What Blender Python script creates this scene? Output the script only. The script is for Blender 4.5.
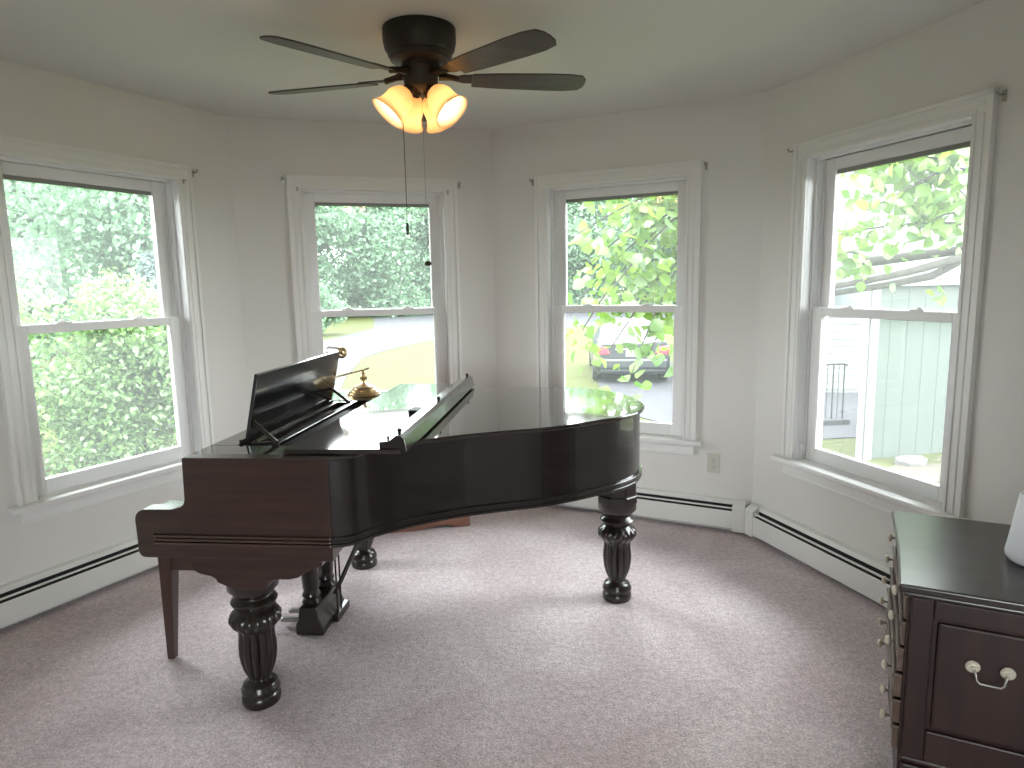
import bpy, math, random
import numpy as np
from mathutils import Matrix, Vector

SC = bpy.context.scene
for _o in list(bpy.data.objects):
    bpy.data.objects.remove(_o)
COL = SC.collection
R = math.radians
rng = np.random.default_rng(7)
random.seed(7)

# ---------------------------------------------------------------- camera
H = 1.463
PITCH, ROLL = R(8.44), R(-1.057)
cam_data = bpy.data.cameras.new('camera')
cam_data.sensor_width = 36.0
cam_data.lens = 677.8 * 36.0 / 1024.0
cam_data.clip_start = 0.05
cam_data.clip_end = 400
cam = bpy.data.objects.new('camera', cam_data)
COL.objects.link(cam)
cam.matrix_world = Matrix.Translation((0, 0, H)) @ Matrix.Rotation(math.pi / 2 - PITCH, 4, 'X') @ Matrix.Rotation(ROLL, 4, 'Z')
SC.camera = cam

# ---------------------------------------------------------------- overcast sky and exposure
SKY = 7.0
world = bpy.data.worlds.new('overcast_sky')
SC.world = world
world.use_nodes = True
bg = world.node_tree.nodes['Background']
bg.inputs['Color'].default_value = (0.93, 0.97, 1.0, 1)
bg.inputs['Strength'].default_value = SKY
SC.view_settings.view_transform = 'Standard'
SC.view_settings.look = 'None'
SC.view_settings.gamma = 1.0
SC.view_settings.use_curve_mapping = False
SC.view_settings.exposure = 1.5
cy = SC.cycles
cy.use_denoising = True
cy.max_bounces = 10
cy.diffuse_bounces = 6
cy.glossy_bounces = 4
cy.transmission_bounces = 6
cy.transparent_max_bounces = 16
cy.sample_clamp_indirect = 8
cy.caustics_reflective = False
cy.caustics_refractive = False

# ---------------------------------------------------------------- helpers
def link(o, parent=None):
    COL.objects.link(o)
    if parent is not None:
        o.parent = parent
    return o

def tag(o, label=None, cat=None, group=None, kind=None):
    if label: o['label'] = label
    if cat: o['category'] = cat
    if group: o['group'] = group
    if kind: o['kind'] = kind
    return o

def empty(name, loc=(0, 0, 0), rz=0.0, parent=None):
    o = bpy.data.objects.new(name, None)
    o.empty_display_size = 0.1
    o.location = loc
    o.rotation_euler = (0, 0, rz)
    return link(o, parent)

class MB:
    def __init__(s):
        s.v = []; s.f = []
    def add(s, vs, fs, M=None):
        n = len(s.v)
        if M is not None:
            vs = [tuple(M @ Vector(p)) for p in vs]
        s.v += [tuple(p) for p in vs]
        s.f += [tuple(i + n for i in f) for f in fs]
        return s
    def box(s, a, b, M=None):
        x0, y0, z0 = a; x1, y1, z1 = b
        return s.add([(x0,y0,z0),(x1,y0,z0),(x1,y1,z0),(x0,y1,z0),(x0,y0,z1),(x1,y0,z1),(x1,y1,z1),(x0,y1,z1)],
                     [(0,3,2,1),(4,5,6,7),(0,1,5,4),(1,2,6,5),(2,3,7,6),(3,0,4,7)], M)
    def prism(s, poly, a, b, axis='z', M=None):
        n = len(poly)
        def P(p, h):
            if axis == 'z': return (p[0], p[1], h)
            if axis == 'y': return (p[0], h, p[1])
            return (h, p[0], p[1])
        vs = [P(p, a) for p in poly] + [P(p, b) for p in poly]
        fs = [tuple(range(n))[::-1], tuple(range(n, 2 * n))]
        fs += [(i, (i + 1) % n, n + (i + 1) % n, n + i) for i in range(n)]
        return s.add(vs, fs, M)
    def ring(s, outer, inner, z0, z1):
        n = len(outer)
        vs = [(*p, z0) for p in outer] + [(*p, z0) for p in inner] + [(*p, z1) for p in outer] + [(*p, z1) for p in inner]
        fs = []
        for i in range(n):
            j = (i + 1) % n
            fs += [(i, j, 2*n + j, 2*n + i), (n + j, n + i, 3*n + i, 3*n + j), (2*n + i, 2*n + j, 3*n + j, 3*n + i), (j, i, n + i, n + j)]
        return s.add(vs, fs)
    def lathe(s, prof, seg=32, mod=None, M=None, caps=True):
        vs = []; fs = []
        for r, z, *m in prof:
            amp = m[0] if m else 0; k = m[1] if len(m) > 1 else 12
            for i in range(seg):
                t = 2 * math.pi * i / seg
                rr = r * (1 - amp * (1 - abs(math.sin(k * t / 2))) )if amp else r
                vs.append((rr * math.cos(t), rr * math.sin(t), z))
        for j in range(len(prof) - 1):
            for i in range(seg):
                k = (i + 1) % seg
                fs.append((j*seg + i, j*seg + k, (j+1)*seg + k, (j+1)*seg + i))
        if caps:
            fs.append(tuple(range(seg))[::-1]); fs.append(tuple(range((len(prof)-1)*seg, len(prof)*seg)))
        return s.add(vs, fs, M)
    def tube(s, pts, r, seg=10, M=None):
        pts = [Vector(p) for p in pts]
        n = len(pts); rs = r if isinstance(r, (list, tuple)) else [r] * n
        vs = []; fs = []
        up = None
        for i, p in enumerate(pts):
            d = (pts[min(i+1, n-1)] - pts[max(i-1, 0)]).normalized()
            if up is None:
                up = Vector((0, 0, 1)) if abs(d.z) < 0.9 else Vector((1, 0, 0))
            a = d.cross(up).normalized(); b = a.cross(d).normalized(); up = b
            for k in range(seg):
                t = 2 * math.pi * k / seg
                vs.append(tuple(p + a * (rs[i] * math.cos(t)) + b * (rs[i] * math.sin(t))))
        for j in range(n - 1):
            for k in range(seg):
                m = (k + 1) % seg
                fs.append((j*seg + k, j*seg + m, (j+1)*seg + m, (j+1)*seg + k))
        fs.append(tuple(range(seg))[::-1]); fs.append(tuple(range((n-1)*seg, n*seg)))
        return s.add(vs, fs, M)
    def ball(s, c, r, seg=16, rings=8, M=None, sc=(1, 1, 1)):
        prof = []
        vs = []; fs = []
        for j in range(rings + 1):
            ph = math.pi * j / rings
            for i in range(seg):
                t = 2 * math.pi * i / seg
                q = max(math.sin(ph), 1e-3)
                vs.append((c[0] + r*sc[0]*q*math.cos(t), c[1] + r*sc[1]*q*math.sin(t), c[2] - r*sc[2]*math.cos(ph)))
        for j in range(rings):
            for i in range(seg):
                k = (i + 1) % seg
                fs.append((j*seg + i, j*seg + k, (j+1)*seg + k, (j+1)*seg + i))
        fs.append(tuple(range(seg))[::-1]); fs.append(tuple(range(rings*seg, (rings+1)*seg)))
        return s.add(vs, fs, M)
    def build(s, name, mat, parent=None, smooth=0, bevel=0, loc=None, seg=2):
        me = bpy.data.meshes.new(name)
        me.from_pydata(s.v, [], s.f)
        me.update()
        import bmesh
        bm = bmesh.new(); bm.from_mesh(me)
        bmesh.ops.recalc_face_normals(bm, faces=bm.faces)
        bm.to_mesh(me); bm.free()
        if mat: me.materials.append(mat)
        if smooth:
            me.shade_smooth()
            me.set_sharp_from_angle(angle=R(smooth))
        o = bpy.data.objects.new(name, me)
        if loc: o.location = loc
        link(o, parent)
        if bevel:
            m = o.modifiers.new('soft_edges', 'BEVEL')
            m.width = bevel; m.segments = seg; m.limit_method = 'ANGLE'; m.angle_limit = R(40)
        return o

def copy_tree(o, parent=None):
    c = o.copy(); COL.objects.link(c)
    if parent is not None: c.parent = parent
    for ch in list(o.children):
        copy_tree(ch, c)
    return c

# ---------------------------------------------------------------- materials
def mat(name, col, rough=0.5, metal=0.0, coat=0.0, coat_rough=0.05, spec=0.5, var=0.0, vscale=(8, 8, 8), bump=0.0, bscale=60, emit=None, estr=0, trans=0.0, detail=4, col2=None):
    m = bpy.data.materials.new(name); m.use_nodes = True
    nt = m.node_tree; b = nt.nodes['Principled BSDF']
    b.inputs['Base Color'].default_value = (*col, 1)
    b.inputs['Roughness'].default_value = rough
    b.inputs['Metallic'].default_value = metal
    b.inputs['Coat Weight'].default_value = coat
    b.inputs['Coat Roughness'].default_value = coat_rough
    b.inputs['Specular IOR Level'].default_value = spec
    b.inputs['Transmission Weight'].default_value = trans
    if emit:
        b.inputs['Emission Color'].default_value = (*emit, 1)
        b.inputs['Emission Strength'].default_value = estr
    tc = nt.nodes.new('ShaderNodeTexCoord')
    if var or col2:
        mp = nt.nodes.new('ShaderNodeMapping'); mp.inputs['Scale'].default_value = vscale
        no = nt.nodes.new('ShaderNodeTexNoise'); no.inputs['Scale'].default_value = 1; no.inputs['Detail'].default_value = detail
        nt.links.new(tc.outputs['Object'], mp.inputs['Vector']); nt.links.new(mp.outputs['Vector'], no.inputs['Vector'])
        ra = nt.nodes.new('ShaderNodeValToRGB')
        c2 = col2 or tuple(min(1, c * (1 + var)) for c in col)
        c1 = col if col2 else tuple(c * (1 - var) for c in col)
        ra.color_ramp.elements[0].position = 0.32; ra.color_ramp.elements[1].position = 0.68
        ra.color_ramp.elements[0].color = (*c1, 1); ra.color_ramp.elements[1].color = (*c2, 1)
        nt.links.new(no.outputs['Fac'], ra.inputs['Fac']); nt.links.new(ra.outputs['Color'], b.inputs['Base Color'])
    if bump:
        n2 = nt.nodes.new('ShaderNodeTexNoise'); n2.inputs['Scale'].default_value = bscale; n2.inputs['Detail'].default_value = 3
        bp = nt.nodes.new('ShaderNodeBump'); bp.inputs['Strength'].default_value = bump; bp.inputs['Distance'].default_value = 0.01
        nt.links.new(tc.outputs['Object'], n2.inputs['Vector'])
        nt.links.new(n2.outputs['Fac'], bp.inputs['Height']); nt.links.new(bp.outputs['Normal'], b.inputs['Normal'])
    return m

def leaf_mat(name, c1, c2, tr=0.6):
    m = bpy.data.materials.new(name); m.use_nodes = True
    nt = m.node_tree; nt.nodes.clear()
    out = nt.nodes.new('ShaderNodeOutputMaterial')
    geo = nt.nodes.new('ShaderNodeNewGeometry')
    ra = nt.nodes.new('ShaderNodeValToRGB')
    ra.color_ramp.elements[0].color = (*c1, 1); ra.color_ramp.elements[1].color = (*c2, 1)
    nt.links.new(geo.outputs['Random Per Island'], ra.inputs['Fac'])
    d = nt.nodes.new('ShaderNodeBsdfDiffuse'); t = nt.nodes.new('ShaderNodeBsdfTranslucent')
    g = nt.nodes.new('ShaderNodeBsdfGlossy'); g.inputs['Roughness'].default_value = 0.45
    mx = nt.nodes.new('ShaderNodeMixShader'); mx.inputs['Fac'].default_value = tr
    m2 = nt.nodes.new('ShaderNodeMixShader'); m2.inputs['Fac'].default_value = 0.06
    nt.links.new(ra.outputs['Color'], d.inputs['Color']); nt.links.new(ra.outputs['Color'], t.inputs['Color'])
    nt.links.new(d.outputs[0], mx.inputs[1]); nt.links.new(t.outputs[0], mx.inputs[2])
    nt.links.new(mx.outputs[0], m2.inputs[1]); nt.links.new(g.outputs[0], m2.inputs[2])
    nt.links.new(m2.outputs[0], out.inputs['Surface'])
    return m

def glass_mat():
    m = bpy.data.materials.new('veiled_window_glass'); m.use_nodes = True
    nt = m.node_tree; nt.nodes.clear()
    out = nt.nodes.new('ShaderNodeOutputMaterial')
    tr = nt.nodes.new('ShaderNodeBsdfTransparent'); tr.inputs['Color'].default_value = (0.97, 0.985, 0.975, 1)
    gl = nt.nodes.new('ShaderNodeBsdfGlossy'); gl.inputs['Roughness'].default_value = 0.0
    tl = nt.nodes.new('ShaderNodeBsdfTranslucent'); tl.inputs['Color'].default_value = (0.9, 0.95, 0.93, 1)
    fr = nt.nodes.new('ShaderNodeFresnel'); fr.inputs['IOR'].default_value = 1.22
    m1 = nt.nodes.new('ShaderNodeMixShader'); m1.inputs['Fac'].default_value = 0.028  # small translucent share lays a veil of glare haze over the view
    m2 = nt.nodes.new('ShaderNodeMixShader')
    nt.links.new(tr.outputs[0], m1.inputs[1]); nt.links.new(tl.outputs[0], m1.inputs[2])
    nt.links.new(fr.outputs[0], m2.inputs['Fac'])
    nt.links.new(m1.outputs[0], m2.inputs[1]); nt.links.new(gl.outputs[0], m2.inputs[2])
    nt.links.new(m2.outputs[0], out.inputs['Surface'])
    return m

M_WALL = mat('warm_white_wall_paint', (0.735, 0.722, 0.697), 0.85, var=0.015, vscale=(2, 2, 2), bump=0.03, bscale=180)
M_CEIL = mat('flat_ceiling_paint', (0.70, 0.69, 0.665), 0.9, bump=0.03, bscale=150)
M_TRIM = mat('white_trim_paint', (0.79, 0.785, 0.77), 0.4)
M_VINYL = mat('white_vinyl_sash', (0.82, 0.82, 0.82), 0.35)
M_GLASS = glass_mat()
M_EAVE = mat('eave_shade_grey', (0.24, 0.25, 0.235), 0.6)
M_HEAT = mat('white_enamel_heater', (0.74, 0.74, 0.71), 0.4)
M_DARK = mat('dark_slot', (0.012, 0.012, 0.012), 0.8)
M_PIANO = mat('dark_mahogany_gloss', (0.016, 0.0125, 0.012), 0.22, coat=0.6, coat_rough=0.06, var=0.35, vscale=(2.5, 14, 30))
M_CHEEK = mat('red_brown_mahogany', (0.040, 0.018, 0.013), 0.3, coat=0.25, coat_rough=0.15, var=0.35, vscale=(3, 20, 40))
M_REED = mat('polished_reed_moulding', (0.060, 0.032, 0.025), 0.2, coat=0.6, coat_rough=0.08)
M_LID = mat('polished_lid', (0.020, 0.013, 0.012), 0.10, coat=0.9, coat_rough=0.02, var=0.25, vscale=(3, 14, 14))
M_LEG = mat('carved_leg_wood', (0.016, 0.010, 0.008), 0.28, coat=0.35, coat_rough=0.12)
M_BLACK = mat('black_lacquer', (0.010, 0.010, 0.011), 0.15, coat=0.6)
M_INNER = mat('dark_piano_interior', (0.010, 0.008, 0.007), 0.6)
M_BRASS = mat('aged_brass', (0.60, 0.47, 0.30), 0.3, metal=1.0)
M_STEEL = mat('grey_metal', (0.42, 0.41, 0.39), 0.35, metal=1.0)
M_BENCH = mat('bench_brown_wood', (0.055, 0.026, 0.020), 0.35, coat=0.2, var=0.3, vscale=(12, 12, 2))
M_CHEST = mat('red_brown_chest_wood', (0.20, 0.085, 0.055), 0.45, var=0.3, vscale=(3, 20, 20))
M_DRESS = mat('dark_cherry_wood', (0.030, 0.012, 0.010), 0.5, coat=0.15, coat_rough=0.2, var=0.35, vscale=(20, 20, 3))
M_DFRONT = mat('drawer_front_wood', (0.13, 0.085, 0.066), 0.4, var=0.25, vscale=(20, 4, 20))
M_DTOP = mat('dark_dresser_top', (0.040, 0.032, 0.028), 0.28, coat=0.2, coat_rough=0.2, var=0.2, vscale=(4, 20, 4))
M_KNOB = mat('ivory_ceramic', (0.72, 0.66, 0.54), 0.3)
M_WHITEP = mat('white_plastic', (0.80, 0.81, 0.86), 0.4)
M_PLATE = mat('outlet_plastic', (0.60, 0.58, 0.52), 0.45)
M_FAN = mat('oil_rubbed_bronze', (0.030, 0.024, 0.018), 0.45, metal=0.4)
M_BLADE = mat('dark_walnut_blade', (0.060, 0.045, 0.038), 0.45, var=0.3, vscale=(3, 20, 20))
M_BULB = mat('lit_bulb', (1, 0.9, 0.7), 0.5, emit=(1.0, 0.80, 0.45), estr=1.6)

def shade_mat():
    m = bpy.data.materials.new('frosted_amber_glass'); m.use_nodes = True
    nt = m.node_tree; nt.nodes.clear()
    out = nt.nodes.new('ShaderNodeOutputMaterial')
    d = nt.nodes.new('ShaderNodeBsdfDiffuse'); d.inputs['Color'].default_value = (0.88, 0.76, 0.60, 1)
    t = nt.nodes.new('ShaderNodeBsdfTranslucent'); t.inputs['Color'].default_value = (0.95, 0.80, 0.60, 1)
    g = nt.nodes.new('ShaderNodeBsdfGlossy'); g.inputs['Roughness'].default_value = 0.2
    mx = nt.nodes.new('ShaderNodeMixShader'); mx.inputs['Fac'].default_value = 0.5
    m2 = nt.nodes.new('ShaderNodeMixShader'); m2.inputs['Fac'].default_value = 0.05
    nt.links.new(d.outputs[0], mx.inputs[1]); nt.links.new(t.outputs[0], mx.inputs[2])
    nt.links.new(mx.outputs[0], m2.inputs[1]); nt.links.new(g.outputs[0], m2.inputs[2])
    nt.links.new(m2.outputs[0], out.inputs['Surface'])
    return m
M_SHADE = shade_mat()

def carpet_mat():
    m = bpy.data.materials.new('mauve_plush_carpet'); m.use_nodes = True
    nt = m.node_tree; b = nt.nodes['Principled BSDF']
    b.inputs['Roughness'].default_value = 0.95
    b.inputs['Specular IOR Level'].default_value = 0.1
    b.inputs['Sheen Weight'].default_value = 0.25
    b.inputs['Sheen Roughness'].default_value = 0.5
    tc = nt.nodes.new('ShaderNodeTexCoord')
    def noise(sc, det, rough=0.6, dist=0.0):
        n = nt.nodes.new('ShaderNodeTexNoise'); n.inputs['Scale'].default_value = sc; n.inputs['Detail'].default_value = det
        n.inputs['Roughness'].default_value = rough; n.inputs['Distortion'].default_value = dist
        nt.links.new(tc.outputs['Object'], n.inputs['Vector']); return n
    big = noise(1.7, 3, 0.6, 1.2); mid = noise(38, 4, 0.75); fine = noise(130, 3, 0.7)
    r1 = nt.nodes.new('ShaderNodeValToRGB')
    r1.color_ramp.elements[0].position = 0.35; r1.color_ramp.elements[1].position = 0.7
    r1.color_ramp.elements[0].color = (0.66, 0.55, 0.565, 1); r1.color_ramp.elements[1].color = (0.82, 0.72, 0.73, 1)
    nt.links.new(big.outputs['Fac'], r1.inputs['Fac'])
    def mul(a, n, lo, hi, p0, p1):
        r = nt.nodes.new('ShaderNodeValToRGB')
        r.color_ramp.elements[0].position = p0; r.color_ramp.elements[1].position = p1
        r.color_ramp.elements[0].color = (lo, lo * 0.985, lo * 0.985, 1); r.color_ramp.elements[1].color = (hi, hi, hi, 1)
        nt.links.new(n.outputs['Fac'], r.inputs['Fac'])
        x = nt.nodes.new('ShaderNodeMix'); x.data_type = 'RGBA'; x.blend_type = 'MULTIPLY'; x.inputs['Factor'].default_value = 1
        nt.links.new(a, x.inputs[6]); nt.links.new(r.outputs['Color'], x.inputs[7]); return x.outputs[2]
    c = mul(r1.outputs['Color'], mid, 0.78, 1.1, 0.36, 0.64)
    c = mul(c, fine, 0.66, 1.15, 0.36, 0.64)
    nt.links.new(c, b.inputs['Base Color'])
    bp = nt.nodes.new('ShaderNodeBump'); bp.inputs['Strength'].default_value = 0.55; bp.inputs['Distance'].default_value = 0.012
    nt.links.new(fine.outputs['Fac'], bp.inputs['Height'])
    bp2 = nt.nodes.new('ShaderNodeBump'); bp2.inputs['Strength'].default_value = 0.3; bp2.inputs['Distance'].default_value = 0.03
    nt.links.new(mid.outputs['Fac'], bp2.inputs['Height']); nt.links.new(bp.outputs['Normal'], bp2.inputs['Normal'])
    nt.links.new(bp2.outputs['Normal'], b.inputs['Normal'])
    return m
M_CARPET = carpet_mat()

# ---------------------------------------------------------------- room shell (an eight-sided bay room)
ROOM = [(-2.342, 2.656), (-1.607, 4.068), (-0.106, 4.541), (1.375, 3.770), (1.855, 2.247), (1.121, 0.837),
        (2.25, 0.837), (2.25, -3.2), (-2.9, -3.2), (-2.9, 1.14), (-1.864, 1.14)]
CEIL = 2.44
T = 0.16
def offset(poly, d):
    n = len(poly); out = []
    for i in range(n):
        p0, p1, p2 = Vector(poly[i-1]), Vector(poly[i]), Vector(poly[(i+1) % n])
        a = (p1 - p0).normalized(); b = (p2 - p1).normalized()
        na = Vector((-a.y, a.x)); nb = Vector((-b.y, b.x))
        k = (na + nb); k = k / max(0.2, k.dot(na))
        out.append(tuple(p1 + k * d))
    return out
OUT = offset(ROOM, T)
floor_b = MB().prism(OUT, -0.25, 0.0)
tag(floor_b.build('floor', M_CARPET), 'mauve plush wall-to-wall carpet floor', 'floor', kind='structure')
tag(MB().prism(OUT, CEIL, CEIL + 0.2).build('ceiling', M_CEIL), 'plain off-white flat ceiling', 'ceiling', kind='structure')

WALLS = ['wall_left', 'wall_back_left', 'wall_back_right', 'wall_right', 'wall_right_side', 'wall_hall_front', 'wall_hall_right',
         'wall_rear', 'wall_hall_left', 'wall_hall_corner', 'wall_left_side']
HOLE_Z = (0.50, 2.06)
wins = {0: (2.072, 0.45), 1: None, 2: None, 3: None}
def wall_frame(i):
    p, q = Vector(ROOM[i]), Vector(ROOM[(i+1) % len(ROOM)])
    d = (q - p).normalized(); n = Vector((-d.y, d.x))
    return p, d, n, (q - p).length
# hole centre along each wall from its first corner, half width
HOLES = {0: ((2.072 - 1.275), 0.45), 1: (0.508 + 0.3096, 0.45), 2: (-1.362 + 2.1912, 0.45), 3: (-2.412 + 3.182, 0.45), 7: (2.3, 0.85)}
WALL_LABEL = ['left wall with the first large window above a baseboard heater', 'rear-left bay wall behind the piano with a narrow window',
              'rear-right bay wall with a window and an electrical outlet', 'right wall with a deep window beside the dresser']
for i, nm in enumerate(WALLS):
    p, d, n, L = wall_frame(i)
    po, qo = Vector(OUT[i]), Vector(OUT[(i+1) % len(OUT)])
    q = p + d * L
    mb = MB()
    def piece(s0, s1, z0, z1):
        a = p + d * s0 if s0 > 0 else p; b = p + d * s1 if s1 < L else q
        ao = po if s0 <= 0 else a + n * T; bo = qo if s1 >= L else b + n * T
        mb.prism([tuple(a), tuple(b), tuple(bo), tuple(ao)], z0, z1)
    if i in HOLES:
        c, hw = HOLES[i]
        piece(0, c - hw, 0, CEIL); piece(c + hw, L, 0, CEIL)
        piece(c - hw, c + hw, 0, HOLE_Z[0]); piece(c - hw, c + hw, HOLE_Z[1], CEIL)
    else:
        piece(0, L, 0, CEIL)
    w = mb.build(nm, M_WALL)
    tag(w, WALL_LABEL[i] if i < 4 else 'plain white wall of the room behind the viewpoint', 'wall', kind='structure')

# ---------------------------------------------------------------- windows
def make_window(idx, wall, label, hw=0.45):
    p, d, n, L = wall_frame(wall)
    c = HOLES[wall][0]
    pos = p + d * c
    root = empty('window_%d' % idx, (pos.x, pos.y, 0), math.atan2(d.y, d.x))
    tag(root, label, 'window', kind='structure')
    e = hw - 0.02           # casing inner edge
    o = hw + 0.065          # casing outer edge
    m = MB()
    for s in (-1, 1):
        x0, x1 = sorted((s*e, s*o)); m.box((x0, -0.016, 0.527), (x1, 0, 2.045))
        x0, x1 = sorted((s*(o-0.018), s*o)); m.box((x0, -0.026, 0.527), (x1, -0.016, 2.123))
        x0, x1 = sorted((s*(e+0.004), s*(e+0.018))); m.box((x0, -0.021, 0.527), (x1, -0.016, 2.045))
        x0, x1 = sorted((s*(e+0.028), s*(e+0.05))); m.box((x0, -0.0195, 0.527), (x1, -0.016, 2.045))
    m.box((-o, -0.016, 2.045), (o, 0, 2.123)); m.box((-o, -0.026, 2.107), (o, -0.016, 2.123))
    m.box((-e-0.018, -0.021, 2.049), (e+0.018, -0.016, 2.063)); m.box((-e-0.05, -0.0195, 2.073), (e+0.05, -0.016, 2.095))
    m.build('casing', M_TRIM, root, bevel=0.003)
    MB().box((-o-0.04, -0.06, 0.50), (o+0.04, 0.0, 0.527)).box((-hw, 0, 0.50), (hw, T, 0.527)).build('stool', M_TRIM, root, bevel=0.006)
    MB().box((-o+0.01, -0.018, 0.435), (o-0.01, 0, 0.50)).box((-o+0.01, -0.024, 0.435), (o-0.01, -0.018, 0.447)).box((-o+0.01, -0.026, 0.486), (o-0.01, -0.018, 0.50)).build('apron', M_TRIM, root, bevel=0.003)
    j = MB()
    for s in (-1, 1):
        x0, x1 = sorted((s*e, s*hw)); j.box((x0, 0, 0.527), (x1, T, HOLE_Z[1]))
        for y0, y1 in ((0.040, 0.048), (0.086, 0.092), (0.130, 0.15)):
            x0, x1 = sorted((s*(e-0.014), s*e)); j.box((x0, y0, 0.527), (x1, y1, 2.045))
    j.box((-hw, 0, 2.045), (hw, T, HOLE_Z[1]))
    j.box((-e, 0.040, 2.03), (e, 0.048, 2.045)); j.box((-e, 0.130, 2.02), (e, 0.15, 2.045)); j.box((-e, 0.14, 0.527), (e, T, 0.545))
    j.build('jamb', M_VINYL, root, bevel=0.002)
    def sash(name, y0, y1, z0, z1, st, rb, rt, parent_pane):
        w = e - 0.008
        s = MB()
        s.box((-w, y0, z0), (-w+st, y1, z1)).box((w-st, y0, z0), (w, y1, z1))
        s.box((-w+st, y0, z0), (w-st, y1, z0+rb)).box((-w+st, y0, z1-rt), (w-st, y1, z1))
        b = 0.008
        ys = (y0+y1)/2
        so = s.build(name, M_VINYL, root, bevel=0.004)
        MB().box((-w+st-b, ys-0.002, z0+rb-b), (w-st+b, ys+0.002, z1-rt+b)).build('glass_pane', M_GLASS, so)
        return so, w, st
    lo, w, st = sash('lower_sash', 0.050, 0.084, 0.530, 1.316, 0.066, 0.068, 0.042, True)
    up, w, st = sash('upper_sash', 0.094, 0.128, 1.274, 2.036, 0.066, 0.042, 0.055, True)
    MB().box((-w+st, 0.108, 1.962), (w-st, 0.128, 1.983)).build('eave_strip', M_EAVE, up)  # dark strip imitates the shaded eave underside seen through the pane
    for s in (-1, 1):
        lk = MB().box((s*0.19-0.035, 0.052, 1.316), (s*0.19+0.035, 0.084, 1.322))
        lk.ball((s*0.19, 0.07, 1.323), 0.012, sc=(1.4, 0.8, 0.7))
        lk.build('sash_lock', M_VINYL, lo, smooth=50)
    return root
win1 = make_window(1, 0, 'large double-hung window on the left wall, leafy shrub outside')
win2 = make_window(2, 1, 'double-hung window behind the piano looking onto a driveway and lawn')
win3 = make_window(3, 2, 'double-hung window by the outlet with a parked car outside')
win4 = make_window(4, 3, 'double-hung window above the dresser with a green shed outside')
fill_win5 = make_window(5, 7, 'wide unseen window added to the rear wall for fill light', 0.85)  # opening added behind the viewpoint to let in fill light
st = MB()
st.box((-0.43, 0.018, 0.575), (-0.405, 0.034, 0.61)).box((-0.415, 0.052, 0.575), (-0.39, 0.062, 0.612))
st.build('sash_stop', M_VINYL, win4, bevel=0.004)

# daylight portals help the renderer find the sky through the panes
for wall, hw in ((0, 0.42), (1, 0.42), (2, 0.42), (3, 0.42), (7, 0.82)):
    p, d, n, L = wall_frame(wall)
    pos = p + d * HOLES[wall][0] + n * (T + 0.03)
    ld = bpy.data.lights.new('sky_portal', 'AREA'); ld.shape = 'RECTANGLE'; ld.size = 2*hw; ld.size_y = 1.52
    ld.cycles.is_portal = True
    lo = bpy.data.objects.new('sky_portal', ld); link(lo)
    X = Vector((d.x, d.y, 0)); Zl = Vector((n.x, n.y, 0)); Y = Zl.cross(X)
    lo.matrix_world = Matrix(((X.x, Y.x, Zl.x, pos.x), (X.y, Y.y, Zl.y, pos.y), (X.z, Y.z, Zl.z, 1.28), (0, 0, 0, 1)))

# ---------------------------------------------------------------- curtain rod brackets on the casings
def bracket(wall, s, z, label, small=False):
    p, d, n, L = wall_frame(wall)
    pos = p + d * s
    r = empty('curtain_bracket', (pos.x, pos.y, z), math.atan2(d.y, d.x))
    tag(r, label, 'bracket', 'curtain rod brackets by the windows')
    k = 0.6 if small else 1.0
    y = -0.0265 if small else 0.0
    MB().box((-0.008*k, y-0.004, -0.02*k), (0.008*k, y, 0.02*k)).build('mount_plate', M_STEEL, r, bevel=0.001)
    MB().tube([(0, y-0.004, 0.004), (0, y-0.03*k, 0.002), (0, y-0.04*k, 0.008), (0, y-0.041*k, 0.018*k)], 0.004*k, 8).build('hook', M_STEEL, r, smooth=40)
    return r
WN = ['left window', 'window behind the piano', 'window by the outlet', 'window above the dresser']
for w in range(4):
    c = HOLES[w][0]
    for s, side in ((-1, 'left'), (1, 'right')):
        if w == 0 and s < 0: continue
        bracket(w, c + s * 0.536, 2.09, 'metal curtain bracket at the upper %s corner of the %s' % (side, WN[w]))
for s, side in ((-1, 'left'), (1, 'right')):
    bracket(1, HOLES[1][0] + s*0.455, 2.04, 'small dark bracket on the %s inner casing of the window behind the piano' % side, True)
bracket(0, HOLES[0][0] + 0.455, 2.035, 'small dark bracket on the inner right casing of the left window', True)

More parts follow.
